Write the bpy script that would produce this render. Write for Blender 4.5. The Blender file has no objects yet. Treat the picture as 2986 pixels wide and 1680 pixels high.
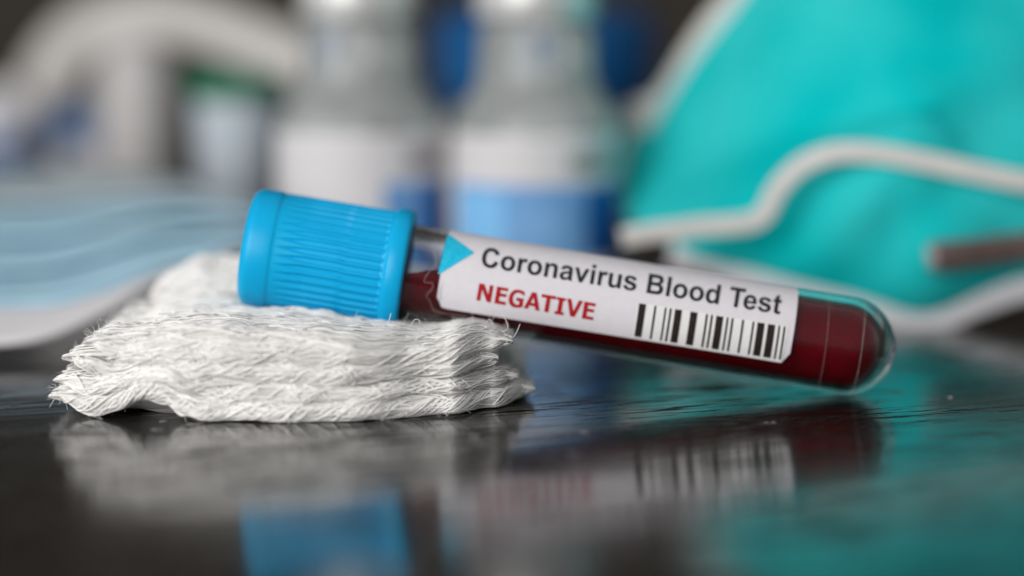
import bpy, bmesh, math, random
from mathutils import Vector, Matrix, noise
from mathutils.bvhtree import BVHTree

S = bpy.context.scene
COL = S.collection
S.unit_settings.system = 'METRIC'
S.unit_settings.scale_length = 0.01          # one unit is one centimetre
random.seed(7)

# ------------------------------------------------------------------ camera
PITCH = math.radians(7.0)
CAM = Vector((0.0, -37.64, 6.03))
LENS, SENSOR = 100.0, 36.0
cam_data = bpy.data.cameras.new("camera")
cam = bpy.data.objects.new("camera", cam_data)
COL.objects.link(cam)
cam.location = CAM
cam.rotation_euler = (math.pi / 2 - PITCH, 0, 0)
cam_data.lens = LENS
cam_data.sensor_width = SENSOR
cam_data.clip_start = 0.5
cam_data.clip_end = 500
cam_data.dof.use_dof = True
cam_data.dof.focus_distance = 36.5
APERTURE = 1.8                               # diameter of the iris, cm
cam_data.dof.aperture_fstop = (LENS / 1000.0) / APERTURE
S.camera = cam

# ------------------------------------------------------------------ world, lamps, exposure
w = bpy.data.worlds.new("World")
S.world = w
w.use_nodes = True
bg = w.node_tree.nodes["Background"]
bg.inputs[0].default_value = (0.93, 0.96, 1.0, 1)
bg.inputs[1].default_value = 0.32
S.view_settings.view_transform = 'Standard'
S.view_settings.look = 'None'
S.view_settings.exposure = -0.12
S.view_settings.gamma = 1


def area(name, loc, target, sx, sy, radiance, color):
    d = bpy.data.lights.new(name, 'AREA')
    d.shape = 'RECTANGLE'
    d.size, d.size_y = sx, sy
    d.energy = radiance * math.pi * sx * sy
    d.color = color
    o = bpy.data.objects.new(name, d)
    COL.objects.link(o)
    o.location = loc
    o.rotation_euler = (Vector(target) - Vector(loc)).to_track_quat('-Z', 'Y').to_euler()
    return o


area("window_light", (-43, -56, 25), (0, 2, 1), 62, 50, 7.2, (1.0, 0.985, 0.97))
S.cycles.use_denoising = True
S.cycles.max_bounces = 16
S.cycles.diffuse_bounces = 12
S.cycles.glossy_bounces = 8
S.cycles.transmission_bounces = 12
S.cycles.transparent_max_bounces = 12
S.cycles.caustics_refractive = True


# ------------------------------------------------------------------ layout helper: photo position + depth -> point
FPX = 2986 * LENS / SENSOR


def ray(px, py):
    x, y = (px - 1493) / FPX, -(py - 840) / FPX
    c, s = math.cos(PITCH), math.sin(PITCH)
    return Vector((x, c + y * s, -s + y * c))


def P(px, py, Y):
    r = ray(px, py)
    return CAM + r * ((Y - CAM.y) / r.y)


# ------------------------------------------------------------------ object helpers
def thing(name, label, cat, loc=(0, 0, 0), group=None):
    o = bpy.data.objects.new(name, None)
    o.empty_display_size = 0.3
    COL.objects.link(o)
    o.location = loc
    o['label'], o['category'] = label, cat
    if group:
        o['group'] = group
    return o


def build(name, verts, faces, mat, parent=None, smooth=True, mats=None, midx=None):
    off = Vector((0, 0, 0))
    p = parent
    while p is not None:
        off += p.location
        p = p.parent
    me = bpy.data.meshes.new(name)
    me.from_pydata([tuple(Vector(v) - off) for v in verts], [], faces)
    for m in (mats or [mat]):
        me.materials.append(m)
    if midx:
        me.polygons.foreach_set('material_index', midx)
    me.polygons.foreach_set('use_smooth', [smooth] * len(me.polygons))
    me.update()
    o = bpy.data.objects.new(name, me)
    COL.objects.link(o)
    o.parent = parent
    return o


def fix_normals(o):
    bm = bmesh.new()
    bm.from_mesh(o.data)
    bmesh.ops.recalc_face_normals(bm, faces=bm.faces)
    bm.to_mesh(o.data)
    bm.free()
    return o


def grid_faces(nu, nv, wrap_v=False):
    f = []
    for i in range(nu - 1):
        for j in range(nv if wrap_v else nv - 1):
            k = (j + 1) % nv
            f.append((i * nv + j, (i + 1) * nv + j, (i + 1) * nv + k, i * nv + k))
    return f


def lathe(profile, seg, centre, cap_ends=True):
    """profile [(r, z)] round a vertical axis through centre"""
    v = []
    for r, z in profile:
        for k in range(seg):
            a = 2 * math.pi * k / seg
            v.append((centre[0] + r * math.cos(a), centre[1] + r * math.sin(a), centre[2] + z))
    f = grid_faces(len(profile), seg, True)
    if cap_ends:
        f.append(tuple(range(seg)))
        f.append(tuple(range((len(profile) - 1) * seg, len(profile) * seg)))
    return v, f


def sweep(path, wid, thk, up=None, n=10, sub=6, taper=0.0):
    """a rounded flat band along a smooth path; up = direction the flat face looks to"""
    pts = catmull(path, sub)
    v = []
    N = len(pts)
    for i, p in enumerate(pts):
        t = (pts[min(i + 1, N - 1)] - pts[max(i - 1, 0)]).normalized()
        u = (up(p) if callable(up) else Vector(up or (0, -1, 0)))
        b = t.cross(u).normalized()
        nn = b.cross(t).normalized()
        k = 1.0
        if taper:
            e = min(i, N - 1 - i) / max(1, N * taper)
            k = min(1.0, 0.25 + e)
        for j in range(n):
            a = 2 * math.pi * j / n
            ca, sa = math.cos(a), math.sin(a)
            ca = math.copysign(abs(ca) ** 0.6, ca)
            sa = math.copysign(abs(sa) ** 0.6, sa)
            v.append(p + b * (ca * wid / 2 * k) + nn * (sa * thk / 2 * k))
    f = grid_faces(N, n, True)
    f.append(tuple(range(n)))
    f.append(tuple(range((N - 1) * n, N * n)))
    return v, f


def bigger(profile, k):
    """the same vessel k times as large, standing on the table k times as far from the lens"""
    return [(r * k, max(0.0, z * k - 6.03 * (k - 1))) for r, z in profile]


def catmull(pts, sub):
    pts = [Vector(p) for p in pts]
    q = [pts[0] * 2 - pts[1]] + pts + [pts[-1] * 2 - pts[-2]]
    out = []
    for i in range(1, len(q) - 2):
        for k in range(sub):
            t = k / sub
            a, b, c, d = q[i - 1], q[i], q[i + 1], q[i + 2]
            out.append(0.5 * ((2 * b) + (c - a) * t + (2 * a - 5 * b + 4 * c - d) * t * t
                              + (3 * b - a - 3 * c + d) * t ** 3))
    out.append(pts[-1])
    return out


def lerp_tab(tab, x):
    if x <= tab[0][0]:
        return tab[0][1]
    for (a, va), (b, vb) in zip(tab, tab[1:]):
        if x <= b:
            t = (x - a) / (b - a)
            t = t * t * (3 - 2 * t)
            return va + (vb - va) * t
    return tab[-1][1]


# ------------------------------------------------------------------ materials
def mat(name, color, rough=0.5, **kw):
    m = bpy.data.materials.new(name)
    m.use_nodes = True
    b = m.node_tree.nodes["Principled BSDF"]
    b.inputs["Base Color"].default_value = (*color, 1)
    b.inputs["Roughness"].default_value = rough
    for k, v in kw.items():
        b.inputs[k.replace('_', ' ')].default_value = v
    return m


def node_tools(m):
    nt = m.node_tree

    def N(t, **props):
        n = nt.nodes.new(t)
        for k, v in props.items():
            if k.startswith('i_'):
                n.inputs[k[2:].replace('_', ' ')].default_value = v
            else:
                setattr(n, k, v)
        return n
    return nt, N, nt.nodes["Principled BSDF"]


def mottled(name, c1, c2, scale, rough=0.5, bump=0.0, bscale=None, detail=4, **kw):
    """two close tones of one material mixed by noise, with optional fine relief"""
    m = mat(name, c1, rough, **kw)
    nt, N, b = node_tools(m)
    tc = N('ShaderNodeTexCoord')
    n1 = N('ShaderNodeTexNoise', i_Scale=scale, i_Detail=detail)
    nt.links.new(tc.outputs['Object'], n1.inputs['Vector'])
    mx = N('ShaderNodeMix', data_type='RGBA')
    mx.inputs[6].default_value = (*c1, 1)
    mx.inputs[7].default_value = (*c2, 1)
    rp = N('ShaderNodeMapRange', i_From_Min=0.35, i_From_Max=0.65)
    nt.links.new(n1.outputs['Fac'], rp.inputs['Value'])
    nt.links.new(rp.outputs['Result'], mx.inputs[0])
    nt.links.new(mx.outputs[2], b.inputs['Base Color'])
    if bump:
        n2 = N('ShaderNodeTexNoise', i_Scale=bscale or scale * 6, i_Detail=3.0)
        nt.links.new(tc.outputs['Object'], n2.inputs['Vector'])
        bp = N('ShaderNodeBump', i_Strength=bump, i_Distance=0.02)
        nt.links.new(n2.outputs['Fac'], bp.inputs['Height'])
        nt.links.new(bp.outputs['Normal'], b.inputs['Normal'])
    return m


def make_table_material():
    m = mat("dark_lacquered_wood", (0.012, 0.010, 0.009), 0.13, IOR=1.85)
    nt, N, b = node_tools(m)
    tc = N('ShaderNodeTexCoord')
    mp = N('ShaderNodeMapping')
    mp.inputs['Rotation'].default_value = (0, 0, math.radians(-24))
    nt.links.new(tc.outputs['Object'], mp.inputs['Vector'])

    def streak(sx, sy, detail, seed):
        s = N('ShaderNodeMapping')
        s.inputs['Scale'].default_value = (sx, sy, 1)
        s.inputs['Location'].default_value = (seed, seed * 1.7, 0)
        nt.links.new(mp.outputs['Vector'], s.inputs['Vector'])
        n = N('ShaderNodeTexNoise', i_Scale=1.0, i_Detail=detail, i_Roughness=0.6)
        nt.links.new(s.outputs['Vector'], n.inputs['Vector'])
        return n.outputs['Fac']
    pores = streak(0.9, 11.0, 5.0, 3.1)
    zone = streak(0.16, 0.9, 2.0, 9.4)
    add = N('ShaderNodeMath', operation='MULTIPLY_ADD')
    nt.links.new(zone, add.inputs[0])
    add.inputs[1].default_value = 0.35
    nt.links.new(pores, add.inputs[2])
    pm = N('ShaderNodeMapRange', i_From_Min=0.735, i_From_Max=0.785)
    nt.links.new(add.outputs[0], pm.inputs['Value'])
    wave = streak(0.12, 1.1, 2.0, 5.0)
    fine = streak(1.2, 9.0, 3.0, 1.0)
    h1 = N('ShaderNodeMath', operation='MULTIPLY_ADD')
    nt.links.new(wave, h1.inputs[0])
    h1.inputs[1].default_value = 0.022
    f2 = N('ShaderNodeMath', operation='MULTIPLY')
    nt.links.new(fine, f2.inputs[0])
    f2.inputs[1].default_value = 0.0011
    nt.links.new(f2.outputs[0], h1.inputs[2])
    h2 = N('ShaderNodeMath', operation='MULTIPLY_ADD')
    nt.links.new(pm.outputs['Result'], h2.inputs[0])
    h2.inputs[1].default_value = -0.006
    nt.links.new(h1.outputs[0], h2.inputs[2])
    bp = N('ShaderNodeBump', i_Strength=0.5, i_Distance=1.0)
    nt.links.new(h2.outputs[0], bp.inputs['Height'])
    nt.links.new(bp.outputs['Normal'], b.inputs['Normal'])
    ra = N('ShaderNodeMapRange', i_To_Min=0.13, i_To_Max=0.5)
    nt.links.new(pm.outputs['Result'], ra.inputs['Value'])
    nt.links.new(ra.outputs['Result'], b.inputs['Roughness'])
    sp = N('ShaderNodeMapRange', i_To_Min=0.5, i_To_Max=0.0)
    nt.links.new(pm.outputs['Result'], sp.inputs['Value'])
    nt.links.new(sp.outputs['Result'], b.inputs['Specular IOR Level'])
    cr = N('ShaderNodeMix', data_type='RGBA')
    cr.inputs[6].default_value = (0.005, 0.0045, 0.004, 1)
    cr.inputs[7].default_value = (0.012, 0.007, 0.005, 1)
    nt.links.new(zone, cr.inputs[0])
    nt.links.new(cr.outputs[2], b.inputs['Base Color'])
    return m


def make_glass(name, color, rough=0.0, ior=1.34):
    return mat(name, color, rough, Transmission_Weight=1.0, IOR=ior)


def make_cotton(name, c, transl=0.25):
    m = bpy.data.materials.new(name)
    m.use_nodes = True
    nt = m.node_tree
    nt.nodes.clear()
    out = nt.nodes.new('ShaderNodeOutputMaterial')
    mix = nt.nodes.new('ShaderNodeMixShader')
    mix.inputs[0].default_value = transl
    d = nt.nodes.new('ShaderNodeBsdfDiffuse')
    t = nt.nodes.new('ShaderNodeBsdfTranslucent')
    tc = nt.nodes.new('ShaderNodeTexCoord')
    n = nt.nodes.new('ShaderNodeTexNoise')
    n.inputs['Scale'].default_value = 3.0
    nt.links.new(tc.outputs['Object'], n.inputs['Vector'])
    mx = nt.nodes.new('ShaderNodeMix')
    mx.data_type = 'RGBA'
    mx.inputs[6].default_value = (c[0] * 0.93, c[1] * 0.93, c[2] * 0.92, 1)
    mx.inputs[7].default_value = (*c, 1)
    nt.links.new(n.outputs['Fac'], mx.inputs[0])
    for s in (d, t):
        nt.links.new(mx.outputs[2], s.inputs['Color'])
    nt.links.new(d.outputs[0], mix.inputs[1])
    nt.links.new(t.outputs[0], mix.inputs[2])
    nt.links.new(mix.outputs[0], out.inputs['Surface'])
    return m


M = {}
M['table'] = make_table_material()
M['wall'] = mottled("grey_brown_wall", (0.058, 0.050, 0.039), (0.068, 0.058, 0.046), 0.05, 0.8)
M['cap'] = mottled("blue_cap_plastic", (0.001, 0.36, 0.66), (0.003, 0.39, 0.70), 2.0, 0.34, bump=0.05, bscale=40,
                   Subsurface_Weight=0.08, Subsurface_Radius=(0.05, 0.1, 0.15))
M['glass'] = make_glass("clear_tube_plastic", (0.97, 0.98, 0.98), 0.02)
M['blood'] = mottled("blood", (0.10, 0.0, 0.003), (0.14, 0.0, 0.004), 1.2, 0.12, Specular_IOR_Level=0.12)
M['paper'] = mottled("label_paper", (0.66, 0.635, 0.665), (0.69, 0.66, 0.69), 9.0, 0.55, bump=0.12, bscale=22)
M['sticker'] = mottled("sticker_paper", (0.75, 0.74, 0.73), (0.78, 0.77, 0.76), 9.0, 0.5, bump=0.08, bscale=30)
M['ink'] = mat("dark_grey_ink", (0.026, 0.026, 0.028), 0.55)
M['redink'] = mat("red_ink", (0.38, 0.012, 0.017), 0.55)
M['bar'] = mottled("black_bar_ink", (0.012, 0.009, 0.009), (0.035, 0.026, 0.022), 60.0, 0.6)
M['cyan'] = mottled("cyan_print", (0.004, 0.44, 0.66), (0.03, 0.50, 0.70), 14.0, 0.55)
M['tape'] = make_glass("clear_tape", (0.99, 0.99, 0.99), 0.03, 1.25)
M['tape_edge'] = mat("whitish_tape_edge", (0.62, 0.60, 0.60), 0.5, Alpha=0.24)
M['lint'] = mat("pale_lint", (0.75, 0.73, 0.72), 0.8)
M['yarn'] = make_cotton("cotton_yarn", (0.99, 0.975, 0.96), 0.15)
M['cloth'] = make_cotton("cotton_cloth_shaded", (0.78, 0.76, 0.735), 0.15)  # toned darker than the yarn: shade between the threads is in the colour
M['teal'] = mottled("turquoise_nonwoven", (0.0, 0.50, 0.51), (0.04, 0.58, 0.58), 0.38, 0.75, bump=0.2, bscale=6)
M['white_elastic'] = mottled("white_elastic", (0.66, 0.63, 0.60), (0.72, 0.69, 0.66), 3.0, 0.8)
M['rim_white'] = mottled("white_edge_fabric", (0.66, 0.64, 0.66), (0.72, 0.70, 0.72), 3.0, 0.8)
M['clip'] = mottled("dull_metal_clip", (0.16, 0.11, 0.10), (0.21, 0.15, 0.135), 4.0, 0.45, Metallic=0.2)
M['tip'] = mat("pale_clip_tip", (0.42, 0.36, 0.35), 0.5)
M['vial_glass'] = mottled("grey_vial_glass", (0.74, 0.77, 0.76), (0.80, 0.83, 0.82), 0.6, 0.12,
                          Transmission_Weight=0.68, IOR=1.35)
M['vial_cap'] = mat("white_metal_cap", (0.72, 0.71, 0.69), 0.3, Metallic=0.35)
M['vial_label'] = mat("white_vial_label", (0.66, 0.64, 0.65), 0.5)
M['blue_print'] = mottled("blue_print", (0.14, 0.33, 0.64), (0.22, 0.44, 0.74), 1.2, 0.5)
M['light_blue_print'] = mat("light_blue_print", (0.22, 0.52, 0.86), 0.5)
M['dark_blue_print'] = mat("dark_blue_print", (0.012, 0.11, 0.38), 0.5)
M['grey_print'] = mat("grey_print", (0.30, 0.28, 0.28), 0.5)
M['blue_lid'] = mottled("dark_blue_plastic", (0.005, 0.09, 0.27), (0.008, 0.11, 0.31), 1.0, 0.45)
M['white_plastic'] = mottled("white_plastic", (0.58, 0.56, 0.55), (0.62, 0.60, 0.59), 1.0, 0.45)
M['pale_blue'] = mottled("pale_blue_plastic", (0.58, 0.65, 0.72), (0.64, 0.70, 0.76), 1.0, 0.4)
M['green'] = mat("green_plastic", (0.0, 0.15, 0.07), 0.4)
M['mask_blue'] = mottled("light_blue_nonwoven", (0.38, 0.60, 0.73), (0.43, 0.65, 0.77), 1.5, 0.8, bump=0.2, bscale=8)
M['mask_edge'] = mottled("grey_blue_nonwoven", (0.42, 0.50, 0.54), (0.47, 0.55, 0.58), 1.5, 0.8)
M['mask_white'] = mottled("white_nonwoven", (0.70, 0.68, 0.69), (0.75, 0.73, 0.74), 1.5, 0.8)

for k, sp in dict(paper=.12, sticker=.15, ink=.1, redink=.1, bar=.1, cyan=.15, cap=.22, teal=.06, mask_blue=.05, mask_white=.05, mask_edge=.05,
                  rim_white=.05, white_elastic=.05, vial_label=.15, blue_print=.12, light_blue_print=.12, dark_blue_print=.12, wall=.05,
                  blue_lid=.2, green=.2, white_plastic=.25, pale_blue=.25).items():
    M[k].node_tree.nodes["Principled BSDF"].inputs["Specular IOR Level"].default_value = sp

# ------------------------------------------------------------------ setting
v = [(-90, -60, 0), (90, -60, 0), (90, 60, 0), (-90, 60, 0), (-90, -60, -2.5), (90, -60, -2.5), (90, 60, -2.5), (-90, 60, -2.5)]
tb = build("table", v, [(0, 1, 2, 3), (7, 6, 5, 4), (0, 4, 5, 1), (1, 5, 6, 2), (2, 6, 7, 3), (3, 7, 4, 0)], M['table'], smooth=False)
tb['kind'] = 'structure'
v = [(-140, 62, -40), (140, 62, -40), (140, 62, 90), (-140, 62, 90), (-140, 66, -40), (140, 66, -40), (140, 66, 90), (-140, 66, 90)]
wl = build("wall", v, [(0, 1, 2, 3), (7, 6, 5, 4), (0, 4, 5, 1), (1, 5, 6, 2), (2, 6, 7, 3), (3, 7, 4, 0)], M['wall'], smooth=False)
wl['kind'] = 'structure'

# ------------------------------------------------------------------ blood tube
R = 0.65
TILT, YAW = math.radians(9.25), math.radians(2.0)
END = P(2469, 1001, -0.12)
END.z = R                                        # the round end stands on the table
AX = Vector((-math.cos(TILT) * math.cos(YAW), math.cos(TILT) * math.sin(YAW), math.sin(TILT)))
mid = END + AX * 3.5
NV = (CAM - mid)
NV = (NV - AX * NV.dot(AX)).normalized()         # faces the viewer
BV = NV.cross(AX).normalized()
if BV.z < 0:
    BV = -BV


def cyl(u, phi, r):
    return END + AX * u + (NV * math.cos(phi) + BV * math.sin(phi)) * r


tube = thing("blood_tube", "blood sample tube with ribbed sky-blue cap, white label and barcode, leaning on the gauze", "test tube", END)


def axis_lathe(name, prof, seg, m, parent, close=False, radial=None):
    vv = []
    for i, (u, r) in enumerate(prof):
        for k in range(seg):
            a = 2 * math.pi * k / seg
            rr = radial(u, a, r) if radial else r
            vv.append(cyl(u, a, max(rr, 1e-4)))
    ff = grid_faces(len(prof), seg, True)
    if close:
        n = len(prof)
        ff += [((n - 1) * seg + k, k, (k + 1) % seg, (n - 1) * seg + (k + 1) % seg) for k in range(seg)]
    else:
        ff.append(tuple(range(seg)))
        ff.append(tuple(range((len(prof) - 1) * seg, len(prof) * seg)))
    return fix_normals(build(name, vv, ff, m, parent))


# glass: outer wall, rim, inner wall as one closed skin
CAPU = 5.945
RI = 0.535
prof = []
for i in range(25):
    a = math.pi / 2 * i / 24
    prof.append((-R * math.cos(a), R * math.sin(a)))
prof += [(u, R) for u in (0.6, 1.2, 2.4, 3.6, 4.8, 6.0, 7.4)]
prof += [(7.4, RI)]
prof += [(u, RI) for u in (6.0, 4.8, 3.6, 2.4, 1.2, 0.6, 0.02)]
for i in range(1, 25):
    a = math.pi / 2 * i / 24
    prof.append((0.02 - 0.485 * math.sin(a), RI * math.cos(a)))
axis_lathe("tube_wall", prof, 96, M['glass'], tube)

# blood: below a sloping surface, with the film that clings to the wall by the label
RB = RI - 0.006


def blood_level(u):                              # height above the axis, fraction of the radius
    return lerp_tab([(4.6, 1.2), (5.0, 0.95), (5.3, 0.5), (5.55, 0.12), (5.9, -0.06), (6.6, -0.14)], u)


vv, NSEG = [], 72
stations = [0.02 - 0.479 * math.cos(math.pi / 2 * i / 20) for i in range(21)] + [0.02 + i * 0.12 for i in range(1, 55)]
for u in stations:
    r = RB * math.sqrt(max(0.0, 1 - ((0.02 - u) / 0.479) ** 2)) if u < 0.02 else RB
    lv = blood_level(u) * RB
    for k in range(NSEG):
        a = 2 * math.pi * k / NSEG
        y, z = r * math.cos(a), r * math.sin(a)
        if z > lv:
            z = lv + 0.03 * (abs(y) / RB) ** 4
            z = min(z, r * math.sin(a) if math.sin(a) > 0 else z)
        vv.append(END + AX * u + NV * y + BV * z)
ff = grid_faces(len(stations), NSEG, True) + [tuple(range(NSEG)), tuple(range((len(stations) - 1) * NSEG, len(stations) * NSEG))]
fix_normals(build("blood", vv, ff, M['blood'], tube))

# cap
CAPR, NRIB = 0.797, 42


def cap_radial(u, a, r):
    x = u - CAPU
    if x < 0.82:
        a += 0.016                              # the two halves of the mould do not quite meet
    if 0.30 < x < 1.75 and r > 0.7:
        grow = min(1.0, max(0.0, (1.75 - x) / 0.42))
        wd = 0.78 * grow ** 0.8
        fr = abs(((a * NRIB / (2 * math.pi)) % 1.0) - 0.5) * 2        # 0 in the middle of a groove
        e = (wd - fr) / 0.30
        e = max(0.0, min(1.0, e))
        e = e * e * (3 - 2 * e)
        return r - 0.040 * e * min(1.0, 0.3 + grow)
    return r


prof = [(CAPU + 0.35, 0.655), (CAPU + 0.0, 0.66), (CAPU - 0.005, 0.70), (CAPU, 0.76)]
for i in range(9):
    a = math.pi * i / 8
    prof.append((CAPU + 0.13 - 0.13 * math.cos(a), CAPR - 0.012 + 0.060 * math.sin(a) ** 0.7))
prof += [(CAPU + 0.275, CAPR - 0.012), (CAPU + 0.305, CAPR - 0.012)]
prof += [(CAPU + 0.32 + 1.44 * i / 36, CAPR - 0.010) for i in range(37)]
prof += [(CAPU + 1.775, CAPR), (CAPU + 1.80, CAPR + 0.004), (CAPU + 1.9, CAPR + 0.003), (CAPU + 2.02, CAPR - 0.004)]
for i in range(1, 10):
    a = math.pi / 2 * i / 9
    prof.append((CAPU + 2.02 + 0.15 * math.sin(a), CAPR - 0.16 + 0.155 * math.cos(a)))
prof += [(CAPU + 2.165, 0.5), (CAPU + 2.15, 0.45), (CAPU + 2.13, 0.3), (CAPU + 2.13, 0.02)]
axis_lathe("cap", prof, 480, M['cap'], tube, radial=cap_radial)

# printed matter: flat layout (u along the tube, q across it), wrapped on the tube
C91, S91 = math.cos(math.radians(9.1)), math.sin(math.radians(9.1))


def flat(px, py):
    """photo position -> (u along the tube, q across it) on the tube's skin"""
    r = ray(px, py).normalized()
    o = CAM - END
    o2, r2 = o - AX * o.dot(AX), r - AX * r.dot(AX)
    a, b, c = r2.dot(r2), o2.dot(r2), o2.dot(o2) - R * R
    h = o + r * ((-b - math.sqrt(max(0.0, b * b - a * c))) / a)
    return (h.dot(AX), h.dot(BV))


def wrap(u, q, r):
    return cyl(u, math.asin(max(-0.999, min(0.999, q / R))), r)


def fill(name, contours, m, parent, r, step=0.04):
    """closed outlines in the flat layout -> filled, cut finely, wrapped on the tube"""
    cu = bpy.data.curves.new(name, 'CURVE')
    cu.dimensions = '2D'
    cu.fill_mode = 'FRONT'
    for c in contours:
        sp = cu.splines.new('POLY')
        sp.points.add(len(c) - 1)
        for p, (x, y) in zip(sp.points, c):
            p.co = (x, y, 0, 1)
        sp.use_cyclic_u = True
    ob = bpy.data.objects.new(name, cu)
    COL.objects.link(ob)
    me = bpy.data.meshes.new_from_object(ob.evaluated_get(bpy.context.evaluated_depsgraph_get()))
    bpy.data.objects.remove(ob)
    bm = bmesh.new()
    bm.from_mesh(me)
    bmesh.ops.remove_doubles(bm, verts=bm.verts, dist=1e-5)
    ys = [vx.co.y for vx in bm.verts]
    y = math.floor(min(ys) / step) * step
    while y < max(ys):
        bmesh.ops.bisect_plane(bm, geom=bm.verts[:] + bm.edges[:] + bm.faces[:], plane_co=(0, y, 0), plane_no=(0, 1, 0))
        y += step
    vs = [wrap(vx.co.x, vx.co.y, r) for vx in bm.verts]
    bm.verts.index_update()
    fs = [tuple(vx.index for vx in f.verts) for f in bm.faces]
    bm.free()
    fs2 = []
    for f in fs:                                   # face outwards
        a, b, c = vs[f[0]], vs[f[1]], vs[f[2]]
        nrm = (b - a).cross(c - a)
        ctr = (a + b + c) / 3 - END
        ctr = ctr - AX * ctr.dot(AX)
        fs2.append(f if nrm.dot(ctr) > 0 else f[::-1])
    return build(name, vs, fs2, m, parent)


def pxs(*pts):
    return [flat(*p) for p in pts]


def rounded(pts, rad, n=5):
    out = []
    k = len(pts)
    for i in range(k):
        a, b, c = Vector(pts[i - 1]), Vector(pts[i]), Vector(pts[(i + 1) % k])
        d1, d2 = (a - b).normalized(), (c - b).normalized()
        p0, p2 = b + d1 * rad, b + d2 * rad
        for j in range(n + 1):
            t = j / n
            out.append(tuple(p0 * (1 - t) ** 2 + b * 2 * t * (1 - t) + p2 * t * t))
    return out


# label sheet: wraps over the top of the tube, so it is laid out by angle
lab_l, lab_r = flat(1289, 775)[0], flat(2319, 940)[0]
vv, ff = [], []
NU, NA = 60, 40
bot_l, bot_r = flat(1330, 905)[1], flat(2240, 1050)[1]
for i in range(NU):
    t = i / (NU - 1)
    u = lab_l + (lab_r - lab_l) * t
    q0 = bot_l + (bot_r - bot_l) * t
    d = min(u - lab_r, lab_l - u)
    if d < 0.13:
        q0 += 0.13 - math.sqrt(max(0, 0.13 ** 2 - (0.13 - d) ** 2))
    a0 = math.asin(q0 / R)
    for j in range(NA):
        a = a0 + (math.radians(118) - a0) * j / (NA - 1)
        lift = 0.0015 * noise.noise(Vector((u * 2, a * 2, 0)))
        vv.append(cyl(u, a, R + 0.004 + lift))
ff = grid_faces(NU, NA)
label = build("label", vv, [f[::-1] for f in ff], M['paper'], tube)

fill("arrow_mark", [rounded(pxs((1306, 683), (1384, 738), (1277, 802)), 0.03)], M['cyan'], label, R + 0.010)

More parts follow.
